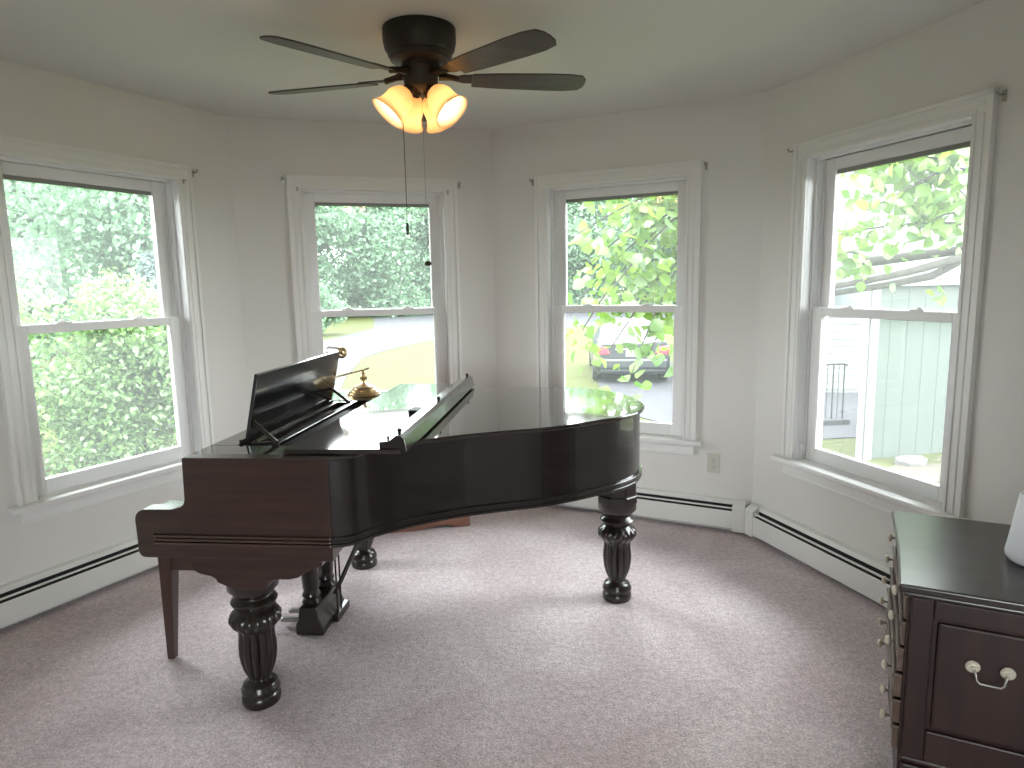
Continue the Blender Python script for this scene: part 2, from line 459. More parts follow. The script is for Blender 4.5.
# ---------------------------------------------------------------- baseboard heaters
def heater(wall, s0, s1, label, caps=(True, True)):
    p, d, n, L = wall_frame(wall)
    r = empty('baseboard_heater', (p.x, p.y, 0), math.atan2(d.y, d.x))
    tag(r, label, 'heater', 'baseboard heaters along the walls')
    # section in (y, z); y negative is into the room
    MB().box((s0, -0.008, 0.02), (s1, 0, 0.195)).build('back_panel', M_HEAT, r)
    MB().prism([(-0.008, 0.195), (-0.008, 0.180), (-0.029, 0.167), (-0.033, 0.170), (-0.026, 0.190)], s0, s1, 'x').build('top_lip', M_HEAT, r)
    MB().prism([(-0.050, 0.1545), (-0.058, 0.150), (-0.060, 0.153), (-0.051, 0.158)], s0, s1, 'x').build('damper', M_HEAT, r)
    MB().prism([(-0.063, 0.139), (-0.068, 0.134), (-0.068, 0.035), (-0.050, 0.028), (-0.050, 0.031), (-0.064, 0.038), (-0.064, 0.132), (-0.060, 0.136)], s0, s1, 'x').build('front_panel', M_HEAT, r)
    MB().box((s0+0.001, -0.0585, 0.03), (s1-0.001, -0.009, 0.140)).box((s0+0.001, -0.028, 0.140), (s1-0.001, -0.0085, 0.176)).build('slot_shade_core', M_DARK, r)  # black core with an added backing that paints the shade in the slots
    for k, on in enumerate(caps):
        if on:
            x0 = s0 - 0.001 if k == 0 else s1 - 0.07
            MB().prism([(0, 0.0), (0, 0.197), (-0.034, 0.192), (-0.071, 0.165), (-0.071, 0.02)], x0, x0 + 0.071, 'x').build('end_cap', M_HEAT, r, bevel=0.003)
    return r
L0, L1, L2, L3 = (wall_frame(i)[3] for i in range(4))
heater(0, 0.03, L0 - 0.035, 'white baseboard heater running along the wall under the left window')
heater(1, 0.035, L1 - 0.035, 'white baseboard heater on the floor behind the piano and low chest')
heater(2, 0.035, L2 - 0.03, 'white baseboard heater under the outlet behind the piano tail leg')
heater(3, 0.03, L3 - 0.10, 'white baseboard heater under the right window leading to the dresser')

# ---------------------------------------------------------------- wall outlet
p, d, n, L = wall_frame(2)
pos = p + d * (-0.745 + 2.1912)
ol = empty('wall_outlet', (pos.x, pos.y, 0.395), math.atan2(d.y, d.x))
tag(ol, 'beige duplex electrical outlet low on the wall right of the rear window', 'outlet')
MB().box((-0.036, -0.006, -0.058), (0.036, 0, 0.058)).build('cover_plate', M_PLATE, ol, bevel=0.003)
for z in (0.021, -0.021):
    so = MB().prism([(0.017*math.cos(t)*(1.0), z + max(-0.0135, min(0.0135, 0.018*math.sin(t)))) for t in np.linspace(0, 2*math.pi, 24, endpoint=False)], -0.0085, -0.006, 'y').build('socket', M_PLATE, ol)
    MB().box((-0.008, -0.009, z-0.002), (-0.0055, -0.0084, z+0.007)).box((0.0055, -0.009, z-0.002), (0.008, -0.0084, z+0.006)).box((-0.0025, -0.009, z-0.010), (0.0025, -0.0084, z-0.006)).build('slot', M_DARK, so)
MB().lathe([(0.003, 0), (0.003, 0.001)], 10, M=Matrix.Translation((0, -0.006, 0)) @ Matrix.Rotation(R(90), 4, 'X')).build('screw', M_STEEL, ol)
# GRAND PIANO ------------------------------------------------------------
PANG = R(5.76)
P0 = (-0.918, 2.243, 0)
pn = empty('grand_piano', P0, -PANG)
tag(pn, 'dark mahogany grand piano with closed lid and carved turned legs', 'piano')

def catmull(pts, sub=6, closed=False):
    out = []; n = len(pts)
    rngn = n if closed else n - 1
    for i in range(rngn):
        g = lambda k: Vector(pts[k % n]) if closed else Vector(pts[max(0, min(n-1, k))])
        p0, p1, p2, p3 = g(i-1), g(i), g(i+1), g(i+2)
        for j in range(sub):
            t = j / sub
            out.append(tuple(0.5*((2*p1) + (p2-p0)*t + (2*p0-5*p1+4*p2-p3)*t*t + (3*p1-p0-3*p2+p3)*t**3)))
    if not closed: out.append(tuple(pts[-1]))
    return out
CURVE = [(0.36, -0.14), (0.41, -0.115), (0.47, -0.03), (0.585, 0.075), (0.72, 0.165), (0.85, 0.225), (0.985, 0.28), (1.095, 0.345), (1.20, 0.425),
         (1.285, 0.495), (1.355, 0.59), (1.39, 0.70), (1.39, 0.80), (1.345, 0.97), (1.265, 1.10), (1.17, 1.185), (1.04, 1.225), (0.80, 1.235)]
BENT = catmull(CURVE, 6)
FRONT = -0.131
RIM = [(FRONT, -0.14), (0.10, -0.14), (0.25, -0.14)] + BENT + [(0.40, 1.24), (FRONT, 1.24)]
def off2(poly, dd):      # counter-clockwise outline, dd > 0 grows
    return offset(poly, -dd)
MB().ring(RIM, off2(RIM, -0.05), 0.640, 0.924).build('case_rim', M_PIANO, pn, smooth=25)
MB().prism(off2(RIM, -0.03), 0.645, 0.885).build('soundboard', M_INNER, pn)
g = MB()
for z0, z1, e in ((0.640, 0.650, 0.010), (0.650, 0.662, 0.006), (0.662, 0.672, 0.011)):
    rr = RIM[2:]
    g.ring(off2(RIM, e), off2(RIM, -0.01), z0, z1)
g.build('rim_moulding', M_PIANO, pn, smooth=25, bevel=0.002)
MB().box((-0.29, -0.125, 0.590), (0.345, 1.225, 0.642)).build('keybed', M_CHEEK, pn, bevel=0.004)
# cheeks with their low arms
arc = lambda cx, cz, r, a0, a1, n=6: [(cx + r*math.cos(R(a0 + (a1-a0)*k/n)), cz + r*math.sin(R(a0 + (a1-a0)*k/n))) for k in range(n+1)]
CH = [(0.352, 0.592), (0.352, 0.930), (FRONT, 0.930), (FRONT-0.002, 0.83)] + arc(FRONT-0.035, 0.795, 0.032, 0, -60, 5) + \
     [(-0.185, 0.7575)] + arc(-0.275, 0.720, 0.036, 90, 180, 6) + [(-0.309, 0.64)] + arc(-0.285, 0.616, 0.024, 180, 270, 5)
for w0, w1 in ((-0.145, -0.085), (1.185, 1.245)):
    c = MB().prism(CH, w0, w1, 'y').build('cheek', M_CHEEK, pn, bevel=0.004)
    yy = w0 if w0 < 0 else w1
    m = MB()
    for z in (0.640, 0.6525, 0.665):
        y0, y1 = (yy-0.010, yy+0.002) if w0 < 0 else (yy-0.002, yy+0.010)
        m.box((-0.245, y0, z), (0.352, y1, z+0.0095))
    m.box((-0.252, y0+0.003 if w0 < 0 else y0, 0.638), (-0.243, y1 if w0 < 0 else y1-0.003, 0.676))
    m.build('reeded_moulding', M_REED, c, bevel=0.0042, seg=3)
MB().box((-0.30, -0.085, 0.62), (-0.275, 1.185, 0.675)).build('key_slip', M_PIANO, pn, bevel=0.004)
for w0, w1 in ((-0.085, -0.01), (1.11, 1.185)):
    MB().box((-0.275, w0, 0.642), (-0.12, w1, 0.745)).build('key_block', M_PIANO, pn, bevel=0.006)
fb = [(-0.27, 0.675), (-0.265, 0.70)] + [(-0.23, 0.722), (-0.18, 0.737), (-0.145, 0.76), (-0.130, 0.80), (-0.122, 0.90), (-0.105, 0.90), (-0.105, 0.675)]
MB().prism(fb, -0.01, 1.11, 'y').build('fallboard', M_BLACK, pn, smooth=40)
# top boards around the music desk tray
MB().box((FRONT, -0.139, 0.908), (0.23, 0.03, 0.9295)).build('treble_shelf', M_LID, pn, bevel=0.002)
MB().box((FRONT, 0.93, 0.908), (0.23, 1.239, 0.9295)).build('bass_shelf', M_LID, pn, bevel=0.002)
MB().box((FRONT, 0.03, 0.908), (-0.035, 0.93, 0.9295)).build('front_shelf', M_LID, pn, bevel=0.002)
# music desk
t_ = empty('music_desk', (-0.03, 0, 0.930), 0, pn)
lean = Matrix.Rotation(R(11.5), 4, 'Y')
dk = MB()
dk.prism([(0.075, 0.012), (0.885, 0.012), (0.895, 0.05), (0.90, 0.245), (0.085, 0.245)], 0, 0.014, 'x', M=lean)
dk.build('desk_panel', M_BLACK, t_, bevel=0.003)
MB().box((-0.012, 0.06, -0.002), (0.0, 0.90, 0.012)).build('desk_ledge', M_PIANO, t_, bevel=0.002)
for w_ in (0.10, 0.86):
    MB().tube([(0.024, w_, 0.07), (0.13, w_-0.05, 0.006)], 0.007, 8).build('strut', M_LEG, t_, smooth=40)
MB().box((0.035, 0.06, -0.004), (0.06, 0.86, 0.008)).box((0.12, 0.03, -0.004), (0.148, 0.86, 0.010)).box((0.035, 0.05, -0.004), (0.148, 0.072, 0.006)).box((0.035, 0.84, -0.004), (0.148, 0.862, 0.006)).build('tray_frame', M_PIANO, t_, bevel=0.002)
# pins and iron frame in the open bay
ip = MB()
ip.box((-0.03, 0.03, 0.884), (0.25, 0.93, 0.892))
for k in range(44):
    for q_ in range(3):
        ip.lathe([(0.003, 0.892), (0.003, 0.912)], 6, M=Matrix.Translation((0.16 + 0.022*q_, 0.06 + k*0.0195, 0)))
ip.build('tuning_pin_block', M_INNER, pn)
# lid and folded front flap
LIDO = [(0.205, -0.155), (0.30, -0.155)] + [p for p in off2(RIM, 0.018)[4:-2]] + [(0.40, 1.256), (0.205, 1.256)]
MB().prism(LIDO, 0.9265, 0.9425).build('main_lid', M_LID, pn, smooth=30, bevel=0.005, seg=3)
inset = off2(LIDO, -0.030)
fl = empty('folded_lid_flap', (0, 0, 0), 0, pn)
MB().prism([(0.212, -0.150), (0.585, -0.135), (0.585, 1.251), (0.212, 1.251)], 0.9440, 0.9605).build('flap_board', M_LID, fl, bevel=0.004)
lip = [(0.515, 0.9605), (0.515, 0.982), (0.548, 0.984), (0.556, 0.992), (0.566, 0.997), (0.570, 1.003), (0.582, 1.003), (0.596, 0.992), (0.604, 0.950), (0.586, 0.946), (0.585, 0.9605)]
MB().prism(lip, -0.130, 1.246, 'y').build('flap_lip', M_PIANO, fl, bevel=0.002)
for w_ in (-0.10, 0.50, 1.20):
    MB().lathe([(0.006, 1.0), (0.005, 1.006), (0.008, 1.012), (0.006, 1.018), (0.001, 1.02)], 12, M=Matrix.Translation((0.575, w_, 0))).build('rubber_button', M_DARK, fl, smooth=40)
MB().box((0.47, 0.42, 0.9605), (0.515, 0.50, 0.978)).build('lock_block', M_INNER, fl, bevel=0.002)
MB().lathe([(0.004, 0.982), (0.004, 0.990), (0.007, 0.994), (0.001, 0.997)], 10, M=Matrix.Translation((0.54, -0.11, 0))).build('lock_pin', M_STEEL, fl, smooth=40)
for w_ in (0.05, 0.60, 1.12):
    MB().tube([(0.2135, w_-0.06, 0.944), (0.2135, w_+0.06, 0.944)], 0.005, 8).build('hinge', M_BRASS, fl, smooth=40)
# carved legs
LEGP = [(0.062, 0.0), (0.067, 0.008), (0.067, 0.028), (0.063, 0.036), (0.060, 0.041), (0.066, 0.046), (0.067, 0.058), (0.062, 0.066), (0.060, 0.072),
        (0.058, 0.078), (0.048, 0.084), (0.037, 0.092),
        (0.038, 0.098, 0.10), (0.046, 0.115, 0.16), (0.055, 0.137, 0.18), (0.062, 0.165, 0.18), (0.066, 0.195, 0.18), (0.066, 0.222, 0.18), (0.063, 0.250, 0.18), (0.062, 0.272, 0.16), (0.064, 0.284, 0.10),
        (0.072, 0.292, 0.08, 16), (0.084, 0.304, 0.08, 16), (0.090, 0.318, 0.08, 16), (0.088, 0.332, 0.08, 16), (0.080, 0.344, 0.06, 16), (0.068, 0.354), (0.061, 0.362), (0.062, 0.368),
        (0.074, 0.376), (0.079, 0.386), (0.074, 0.396), (0.064, 0.402), (0.062, 0.408), (0.070, 0.420), (0.086, 0.436), (0.086, 0.47)]
legmesh = None
for x_, w_ in ((0, 0), (1.308, 0.882), (0.0, 1.18)):
    o = MB().lathe(LEGP, 96).build('carved_leg', M_LEG, pn, smooth=50, loc=(x_, w_, 0)) if legmesh is None else link(bpy.data.objects.new('carved_leg', legmesh), pn)
    legmesh = o.data; o.location = (x_, w_, 0)
# scalloped brackets above the front legs, block above the tail leg
BR = [(-0.150, 0.592), (-0.150, 0.538), (-0.125, 0.524), (-0.085, 0.516), (-0.068, 0.506), (-0.066, 0.496), (-0.030, 0.480), (-0.010, 0.472), (0.10, 0.472), (0.112, 0.500), (0.135, 0.510), (0.185, 0.511), (0.215, 0.518), (0.245, 0.540), (0.262, 0.548), (0.300, 0.560), (0.300, 0.592)]
for w0, w1 in ((-0.112, 0.085), (1.095, 1.215)):
    MB().prism(BR, w0, w1, 'y').build('leg_bracket', M_CHEEK, pn, bevel=0.004)
tb = [(0.082*math.cos(R(22.5 + 45*k))/0.924, 0.082*math.sin(R(22.5 + 45*k))/0.924) for k in range(8)]
MB().prism([(x*1.0, y) for x, y in tb], 0.505, 0.645).prism([(x*1.06, y*1.06) for x, y in tb], 0.47, 0.508).build('leg_block', M_LEG, pn, bevel=0.005, loc=(1.308, 0.882, 0))
# pedal lyre
ly = empty('pedal_lyre', (0, 0, 0), 0, pn)
MB().prism([(-0.065, 0.0), (0.055, 0.0), (0.055, 0.035), (0.035, 0.085), (0.03, 0.125), (-0.045, 0.125), (-0.052, 0.08), (-0.065, 0.04)], 0.45, 0.72, 'y').build('lyre_base', M_LEG, ly, bevel=0.006)
for w_ in (0.50, 0.67):
    MB().lathe([(0.036, 0.12), (0.040, 0.135), (0.032, 0.15), (0.039, 0.165), (0.031, 0.185), (0.035, 0.20), (0.037, 0.24), (0.036, 0.42), (0.036, 0.56), (0.040, 0.592)], 20, M=Matrix.Translation((-0.008, w_, 0))).build('lyre_post', M_LEG, ly, smooth=40)
MB().box((-0.05, 0.44, 0.565), (0.06, 0.73, 0.592)).build('lyre_head', M_LEG, ly, bevel=0.004)
for w_ in (0.52, 0.60):
    MB().prism([(-0.16, w_-0.012), (-0.15, w_-0.017), (-0.09, w_-0.008), (-0.04, w_-0.008), (-0.04, w_+0.012), (-0.09, w_+0.012), (-0.15, w_+0.017), (-0.16, w_+0.012)], 0.024, 0.044).build('pedal', M_STEEL, ly, bevel=0.007)
for w_ in (0.60, 0.645):
    MB().tube([(0.055, w_, 0.12), (0.31, w_, 0.648)], 0.0065, 8).build('brace_rod', M_LEG, ly, smooth=40)
for w_ in (0.585, 0.63):
    MB().tube([(0.072, w_, 0.03), (0.072, w_, 0.592)], 0.004, 8).build('pedal_rod', M_LEG, ly, smooth=40)
MB().box((0.05, 0.57, 0.0), (0.078, 0.72, 0.035)).build('rear_foot', M_LEG, ly, bevel=0.004)

def PW(l, w, z):
    c, s = math.cos(-PANG), math.sin(-PANG)
    return (P0[0] + l*c - w*s, P0[1] + l*s + w*c, z)

# ---------------------------------------------------------------- brass piano lamp standing on the folded flap
lb = PW(0.075, 1.09, 0.9295)
lp = empty('piano_lamp', lb, -PANG)
tag(lp, 'brass piano lamp with a swing arm standing behind the music desk', 'lamp')
LM = [(0.080, 0.0), (0.082, 0.006), (0.074, 0.012), (0.076, 0.017), (0.064, 0.024), (0.066, 0.029), (0.052, 0.036), (0.053, 0.041), (0.036, 0.050), (0.020, 0.056), (0.011, 0.062)]
MB().lathe(LM, 32).build('lamp_base', M_BRASS, lp, smooth=45)
MB().lathe([(0.010, 0.060), (0.008, 0.068), (0.017, 0.078), (0.019, 0.088), (0.011, 0.096), (0.008, 0.104), (0.012, 0.110), (0.010, 0.118), (0.007, 0.126), (0.002, 0.130)], 20).build('stem', M_BRASS, lp, smooth=45)
MB().tube([(0.022, 0.02, 0.131), (0.0, 0, 0.124), (-0.104, -0.165, 0.108), (-0.125, -0.195, 0.135), (-0.105, -0.165, 0.20), (-0.075, -0.140, 0.222)], 0.005, 8).build('swing_arm', M_BRASS, lp, smooth=40)
ax = Matrix.Translation((-0.046, -0.155, 0.2265)) @ Matrix.Rotation(R(137), 4, 'Z') @ Matrix.Rotation(R(90), 4, 'Y')
sh = MB().lathe([(0.022, 0.0), (0.0255, 0.003), (0.027, 0.012), (0.027, 0.11), (0.025, 0.116)], 24, M=ax).build('cylinder_shade', M_STEEL, lp, smooth=40)
MB().lathe([(0.027, 0.004), (0.0265, -0.002), (0.019, -0.006), (0.016, -0.004), (0.010, -0.003), (0.008, -0.009), (0.001, -0.010)], 24, M=ax).build('shade_cap', M_BRASS, sh, smooth=40)

# ---------------------------------------------------------------- piano bench pushed under the keyboard
bn = empty('piano_bench', PW(-0.318, 0.61, 0), -PANG)
tag(bn, 'plain brown piano bench with tapered legs pushed under the keyboard', 'bench')
hx, hy = 0.19, 0.375
MB().box((-hx-0.015, -hy-0.015, 0.455), (hx+0.015, hy+0.015, 0.482)).build('seat', M_BENCH, bn, bevel=0.006)
MB().box((-hx+0.01, -hy+0.008, 0.372), (hx-0.01, -hy+0.026, 0.455)).box((-hx+0.01, hy-0.026, 0.372), (hx-0.01, hy-0.008, 0.455)).box((-hx+0.008, -hy+0.02, 0.372), (-hx+0.026, hy-0.02, 0.455)).box((hx-0.026, -hy+0.02, 0.372), (hx-0.008, hy-0.02, 0.455)).build('apron', M_BENCH, bn, bevel=0.003)
for sx in (-1, 1):
    for sy in (-1, 1):
        a, b = 0.052, 0.028
        x1, y1 = sx*hx, sy*hy                         # outer corner
        def sq(k): return sorted((x1, x1 - sx*k)), sorted((y1, y1 - sy*k))
        (ax0, ax1), (ay0, ay1) = sq(a); (bx0, bx1), (by0, by1) = sq(b)
        v = [(bx0,by0,0),(bx1,by0,0),(bx1,by1,0),(bx0,by1,0),(ax0,ay0,0.37),(ax1,ay0,0.37),(ax1,ay1,0.37),(ax0,ay1,0.37),(ax0,ay0,0.455),(ax1,ay0,0.455),(ax1,ay1,0.455),(ax0,ay1,0.455)]
        f = [(0,3,2,1),(8,9,10,11)] + [(i,(i+1)%4,4+(i+1)%4,4+i) for i in range(4)] + [(4+i,4+(i+1)%4,8+(i+1)%4,8+i) for i in range(4)]
        MB().add(v, f).build('leg', M_BENCH, bn, bevel=0.002)

# ---------------------------------------------------------------- low chest against the rear wall
ch = empty('storage_chest', (-0.273, 3.975, 0), math.atan2(0.122, 0.557))
tag(ch, 'low red-brown wooden chest with a scalloped base beyond the piano', 'chest')
cl_, cd = 0.95, 0.37
skirt = [(0, 0), (-0.06, 0), (-0.09, 0.004), (-0.13, 0.018), (-0.18, 0.022), (-0.24, 0.012), (-0.30, 0.004), (-0.34, 0), (-0.61, 0), (-0.65, 0.004), (-0.71, 0.012), (-0.77, 0.022), (-0.82, 0.018), (-0.86, 0.004), (-0.89, 0), (-cl_, 0), (-cl_, 0.11), (0, 0.11)]
MB().prism(skirt, 0.0, 0.02, 'y').box((-0.02, 0.02, 0), (0, cd, 0.11)).box((-cl_, 0.02, 0), (-cl_+0.02, cd, 0.11)).build('base_skirt', M_CHEST, ch, bevel=0.003)
MB().box((-cl_+0.012, 0.012, 0.10), (-0.012, cd-0.01, 0.40)).build('body', M_CHEST, ch, bevel=0.004)
MB().box((-cl_-0.012, -0.015, 0.40), (0.012, cd, 0.425)).build('lid', M_CHEST, ch, bevel=0.006)

# ---------------------------------------------------------------- dresser on the right
DA = Vector((0.936, 1.563)); DX = Vector((0.887, -0.4617)); DL = 0.597
dr = empty('dresser', (DA.x, DA.y, 0), math.atan2(DX.y, DX.x))
tag(dr, 'dark cherry wood dresser of six drawers under the right window', 'dresser')
# local x: depth (away from the drawer fronts), y: length, z up
DEP = 0.485
def serp(y):            # serpentine line of the front
    t = y / DL
    return 0.006 * math.sin(math.pi * t)
def frontpoly(x_off, y0, y1, back, n=14):
    a = [(x_off + serp(y0 + (y1-y0)*k/n), y0 + (y1-y0)*k/n) for k in range(n+1)]
    return a + [(back, y1), (back, y0)]
top = frontpoly(0.0, 0.0, DL, DEP, 20)
MB().prism(top, 0.700, 0.720).prism(frontpoly(0.010, 0.008, DL-0.008, DEP, 20), 0.688, 0.700).build('top', M_DTOP, dr, bevel=0.005, seg=3)
body = MB().prism(frontpoly(0.022, 0.022, DL-0.022, DEP-0.005, 20), 0.10, 0.688)
body.build('body', M_DRESS, dr, bevel=0.003)
b2 = MB().prism(frontpoly(0.030, 0.006, DL-0.03, DEP, 20), 0.10, 0.245).prism(frontpoly(0.026, 0.012, DL-0.03, DEP-0.002, 20), 0.245, 0.262)
b2.build('base_moulding', M_DRESS, dr, bevel=0.006)
zs = [0.262 + 0.0705*k for k in range(7)]
for k in range(6):
    z0, z1 = zs[k] + 0.003, zs[k+1] - 0.003
    bulge = [0.000, -0.004, -0.004, 0.0, 0.004, 0.008][k]
    dw = MB().prism(frontpoly(0.008 + bulge, 0.030, DL-0.030, 0.05, 14), z0, z1).prism(frontpoly(0.003 + bulge, 0.026, DL-0.026, 0.03, 14), z1-0.009, z1)
    do = dw.build('drawer', M_DFRONT, dr, bevel=0.003)
    for yk in (0.10, 0.50):
        zc = (z0 + z1) / 2 + 0.012
        x0 = 0.008 + bulge + serp(yk)
        Mk = Matrix.Translation((x0, yk, zc)) @ Matrix.Rotation(R(-90), 4, 'Y')
        st_ = MB().lathe([(0.005, -0.004), (0.0035, 0.004), (0.0035, 0.016), (0.005, 0.02)], 10, M=Mk).build('knob_stem', M_STEEL, do, smooth=40)
        MB().lathe([(0.004, 0.015), (0.0115, 0.018), (0.0125, 0.022), (0.010, 0.027), (0.002, 0.029)], 16, M=Mk).build('knob', M_KNOB, st_, smooth=50)
# end panel facing the viewpoint with a bail pull
fr = MB()
fr.box((0.03, 0.010, 0.262), (0.078, 0.024, 0.688)).box((0.425, 0.010, 0.262), (DEP-0.005, 0.024, 0.688)).box((0.078, 0.010, 0.64), (0.425, 0.024, 0.688)).box((0.078, 0.010, 0.262), (0.425, 0.024, 0.345))
fr.build('end_frame', M_DRESS, dr, bevel=0.004)
MB().box((0.088, 0.012, 0.352), (0.415, 0.024, 0.632)).build('end_panel', M_DRESS, dr, bevel=0.008)
hd = empty('bail_handle', (0.1975, 0.012, 0.541), 0, dr)
for s in (-1, 1):
    Mk = Matrix.Translation((s*0.0345, 0, 0)) @ Matrix.Rotation(R(90), 4, 'X')
    MB().lathe([(0.006, -0.002), (0.014, 0.002), (0.0155, 0.006), (0.012, 0.011), (0.006, 0.013)], 20, M=Mk).lathe([(0.006, 0.012), (0.005, 0.018), (0.001, 0.019)], 12, M=Mk).build('rosette', M_KNOB, hd, smooth=50)
MB().tube([(-0.0345, -0.017, 0.0), (-0.030, -0.022, -0.008), (-0.027, -0.024, -0.024), (-0.020, -0.025, -0.030), (0.020, -0.025, -0.030), (0.027, -0.024, -0.024), (0.030, -0.022, -0.008), (0.0345, -0.017, 0.0)], 0.0025, 8).build('bail', M_STEEL, hd, smooth=50)
for y0, x0 in ((0.0, 0.035), (DL-0.13, 0.035), (0.0, DEP-0.09), (DL-0.13, DEP-0.09)):
    MB().prism([(x0, 0.14), (x0, 0.05), (x0+0.012, 0.0), (x0+0.075, 0.0), (x0+0.085, 0.05), (x0+0.09, 0.14)], y0+0.004, y0+0.086, 'y').build('foot', M_DRESS, dr, bevel=0.006)

# white tapered canister on the dresser
cn_l = (0.251 + 0.075, 0.2975 - 0.01)
cw = DA + DX * cn_l[0] + Vector((0.4617, 0.887)) * cn_l[1]
cn = empty('white_canister', (cw.x, cw.y, 0.720), 0.3)
tag(cn, 'white tapered plastic canister standing on the dresser top', 'canister')
MB().lathe([(0.055, 0.0), (0.066, 0.004), (0.073, 0.014), (0.0745, 0.026)], 48).build('base_ring', M_WHITEP, cn, smooth=50)
MB().lathe([(0.0725, 0.026), (0.0735, 0.029), (0.070, 0.05), (0.053, 0.178), (0.051, 0.182), (0.049, 0.178), (0.047, 0.165), (0.020, 0.163), (0.001, 0.163)], 48).build('body', M_WHITEP, cn, smooth=50)
# CEILING FAN --------------------------------------------------------------
FC = (-0.333, 2.785)
fan = empty('ceiling_fan', (FC[0], FC[1], CEIL), 0)
tag(fan, 'dark bronze ceiling fan with four lit amber tulip shades', 'ceiling fan')
MB().lathe([(0.138, 0.0), (0.141, -0.006), (0.141, -0.05), (0.134, -0.08), (0.122, -0.096), (0.124, -0.101), (0.119, -0.106), (0.115, -0.118), (0.10, -0.128), (0.05, -0.132)], 48).build('motor_housing', M_FAN, fan, smooth=35)
MB().lathe([(0.075, -0.128), (0.075, -0.150), (0.068, -0.158), (0.066, -0.20), (0.058, -0.215), (0.030, -0.225)], 32).build('switch_housing', M_FAN, fan, smooth=35)
ZB = -0.185
for a in (166, 228, 317, 8, 92):
    Mr = Matrix.Rotation(R(a), 4, 'Z') @ Matrix.Translation((0, 0, ZB)) @ Matrix.Rotation(R(-11), 4, 'X')
    pts = [(0.20, -0.048), (0.30, -0.058), (0.50, -0.066), (0.58, -0.066), (0.635, -0.056), (0.652, -0.03), (0.655, 0.0), (0.652, 0.03), (0.635, 0.056), (0.58, 0.066), (0.50, 0.066), (0.30, 0.058), (0.20, 0.048)]
    bl = MB().prism(pts, -0.003, 0.003, M=Mr).build('blade', M_BLADE, fan, bevel=0.0015)
    am = MB().prism([(0.07, -0.014), (0.13, -0.012), (0.165, -0.03), (0.25, -0.034), (0.262, 0.0), (0.25, 0.034), (0.165, 0.03), (0.13, 0.012), (0.07, 0.014)], 0.003, 0.008, M=Mr)
    am.tube([(0.06, 0, 0.03), (0.10, 0, 0.014), (0.15, 0, 0.004)], 0.012, 8, M=Mr)
    am.build('blade_arm', M_FAN, bl, smooth=30)
# light kit: four tulip shades tilted outwards
SHP = [(0.022, 0.0), (0.033, 0.006), (0.047, 0.024), (0.055, 0.046), (0.055, 0.068), (0.058, 0.090), (0.067, 0.110), (0.076, 0.121)]
for a in (-25, -160, 128, 58):
    Ms = Matrix.Rotation(R(a), 4, 'Z') @ Matrix.Translation((0.055, 0, -0.232)) @ Matrix.Rotation(R(180 - 42), 4, 'Y')
    inner = [(r-0.003, z) for r, z in SHP[::-1]]
    s_ = MB().lathe(SHP + inner, 40, M=Ms, caps=False).build('lamp_shade', M_SHADE, fan, smooth=60)
    MB().lathe([(0.014, -0.03), (0.020, -0.024), (0.023, -0.004), (0.020, 0.004)], 20, M=Ms).tube([(0, 0, -0.02), (0.0, 0, -0.06)], 0.012, 8, M=Ms).build('socket_cup', M_FAN, s_, smooth=40)
    MB().ball((0, 0, 0.050), 0.024, M=Ms, sc=(1, 1, 1.2)).build('bulb', M_BULB, s_, smooth=60)
    ld = bpy.data.lights.new('bulb_light', 'POINT'); ld.energy = 0.42; ld.color = (1.0, 0.70, 0.38); ld.shadow_soft_size = 0.03
    lo = bpy.data.objects.new('bulb_light', ld); link(lo, fan)
    lo.location = Ms @ Vector((0, 0, 0.092))
c1 = MB().tube([(-0.072, -0.02, -0.215), (-0.072, -0.02, -0.735)], 0.0014, 6).build('pull_chain', M_FAN, fan)
MB().lathe([(0.002, -0.78), (0.006, -0.775), (0.004, -0.768), (0.006, -0.76), (0.005, -0.735), (0.002, -0.73)], 12, M=Matrix.Translation((-0.072, -0.02, 0))).build('chain_weight', M_FAN, c1, smooth=40)
c2 = MB().tube([(0.006, -0.03, -0.222), (0.006, -0.03, -0.885)], 0.0010, 6).build('pull_chain', M_STEEL, fan)
MB().ball((0.006, -0.03, -0.892), 0.012, sc=(1.2, 1.2, 0.85)).build('chain_weight', M_FAN, c2, smooth=60)

# ---------------------------------------------------------------- outdoors
GZ = -0.95
M_LAWN = mat('yellow_green_lawn', (0.036, 0.043, 0.012), 0.95, col2=(0.050, 0.056, 0.018), vscale=(1.5, 1.5, 1.5), bump=0.3, bscale=30, spec=0.1)  # lawn colour mottled between two yellow-greens
M_ASPH = mat('pale_asphalt', (0.038, 0.038, 0.044), 0.9, var=0.12, vscale=(6, 6, 6), bump=0.2, bscale=80, spec=0.2)
M_BARK = mat('grey_brown_bark', (0.026, 0.022, 0.018), 0.9, var=0.3, vscale=(10, 10, 3), bump=0.5, bscale=40)
M_DIRT = mat('dry_earth', (0.042, 0.033, 0.022), 0.95, var=0.35, vscale=(9, 9, 9), bump=0.6, bscale=30)
LF_TREE = leaf_mat('far_tree_leaves', (0.095, 0.20, 0.105), (0.165, 0.295, 0.16))
LF_SHRUB = leaf_mat('shrub_leaves', (0.085, 0.185, 0.052), (0.185, 0.305, 0.10))
LF_MAPLE = leaf_mat('big_bright_leaves', (0.055, 0.14, 0.016), (0.16, 0.265, 0.034), 0.6)
LF_SPRUCE = leaf_mat('blue_spruce_needles', (0.05, 0.09, 0.082), (0.10, 0.15, 0.14), 0.3)

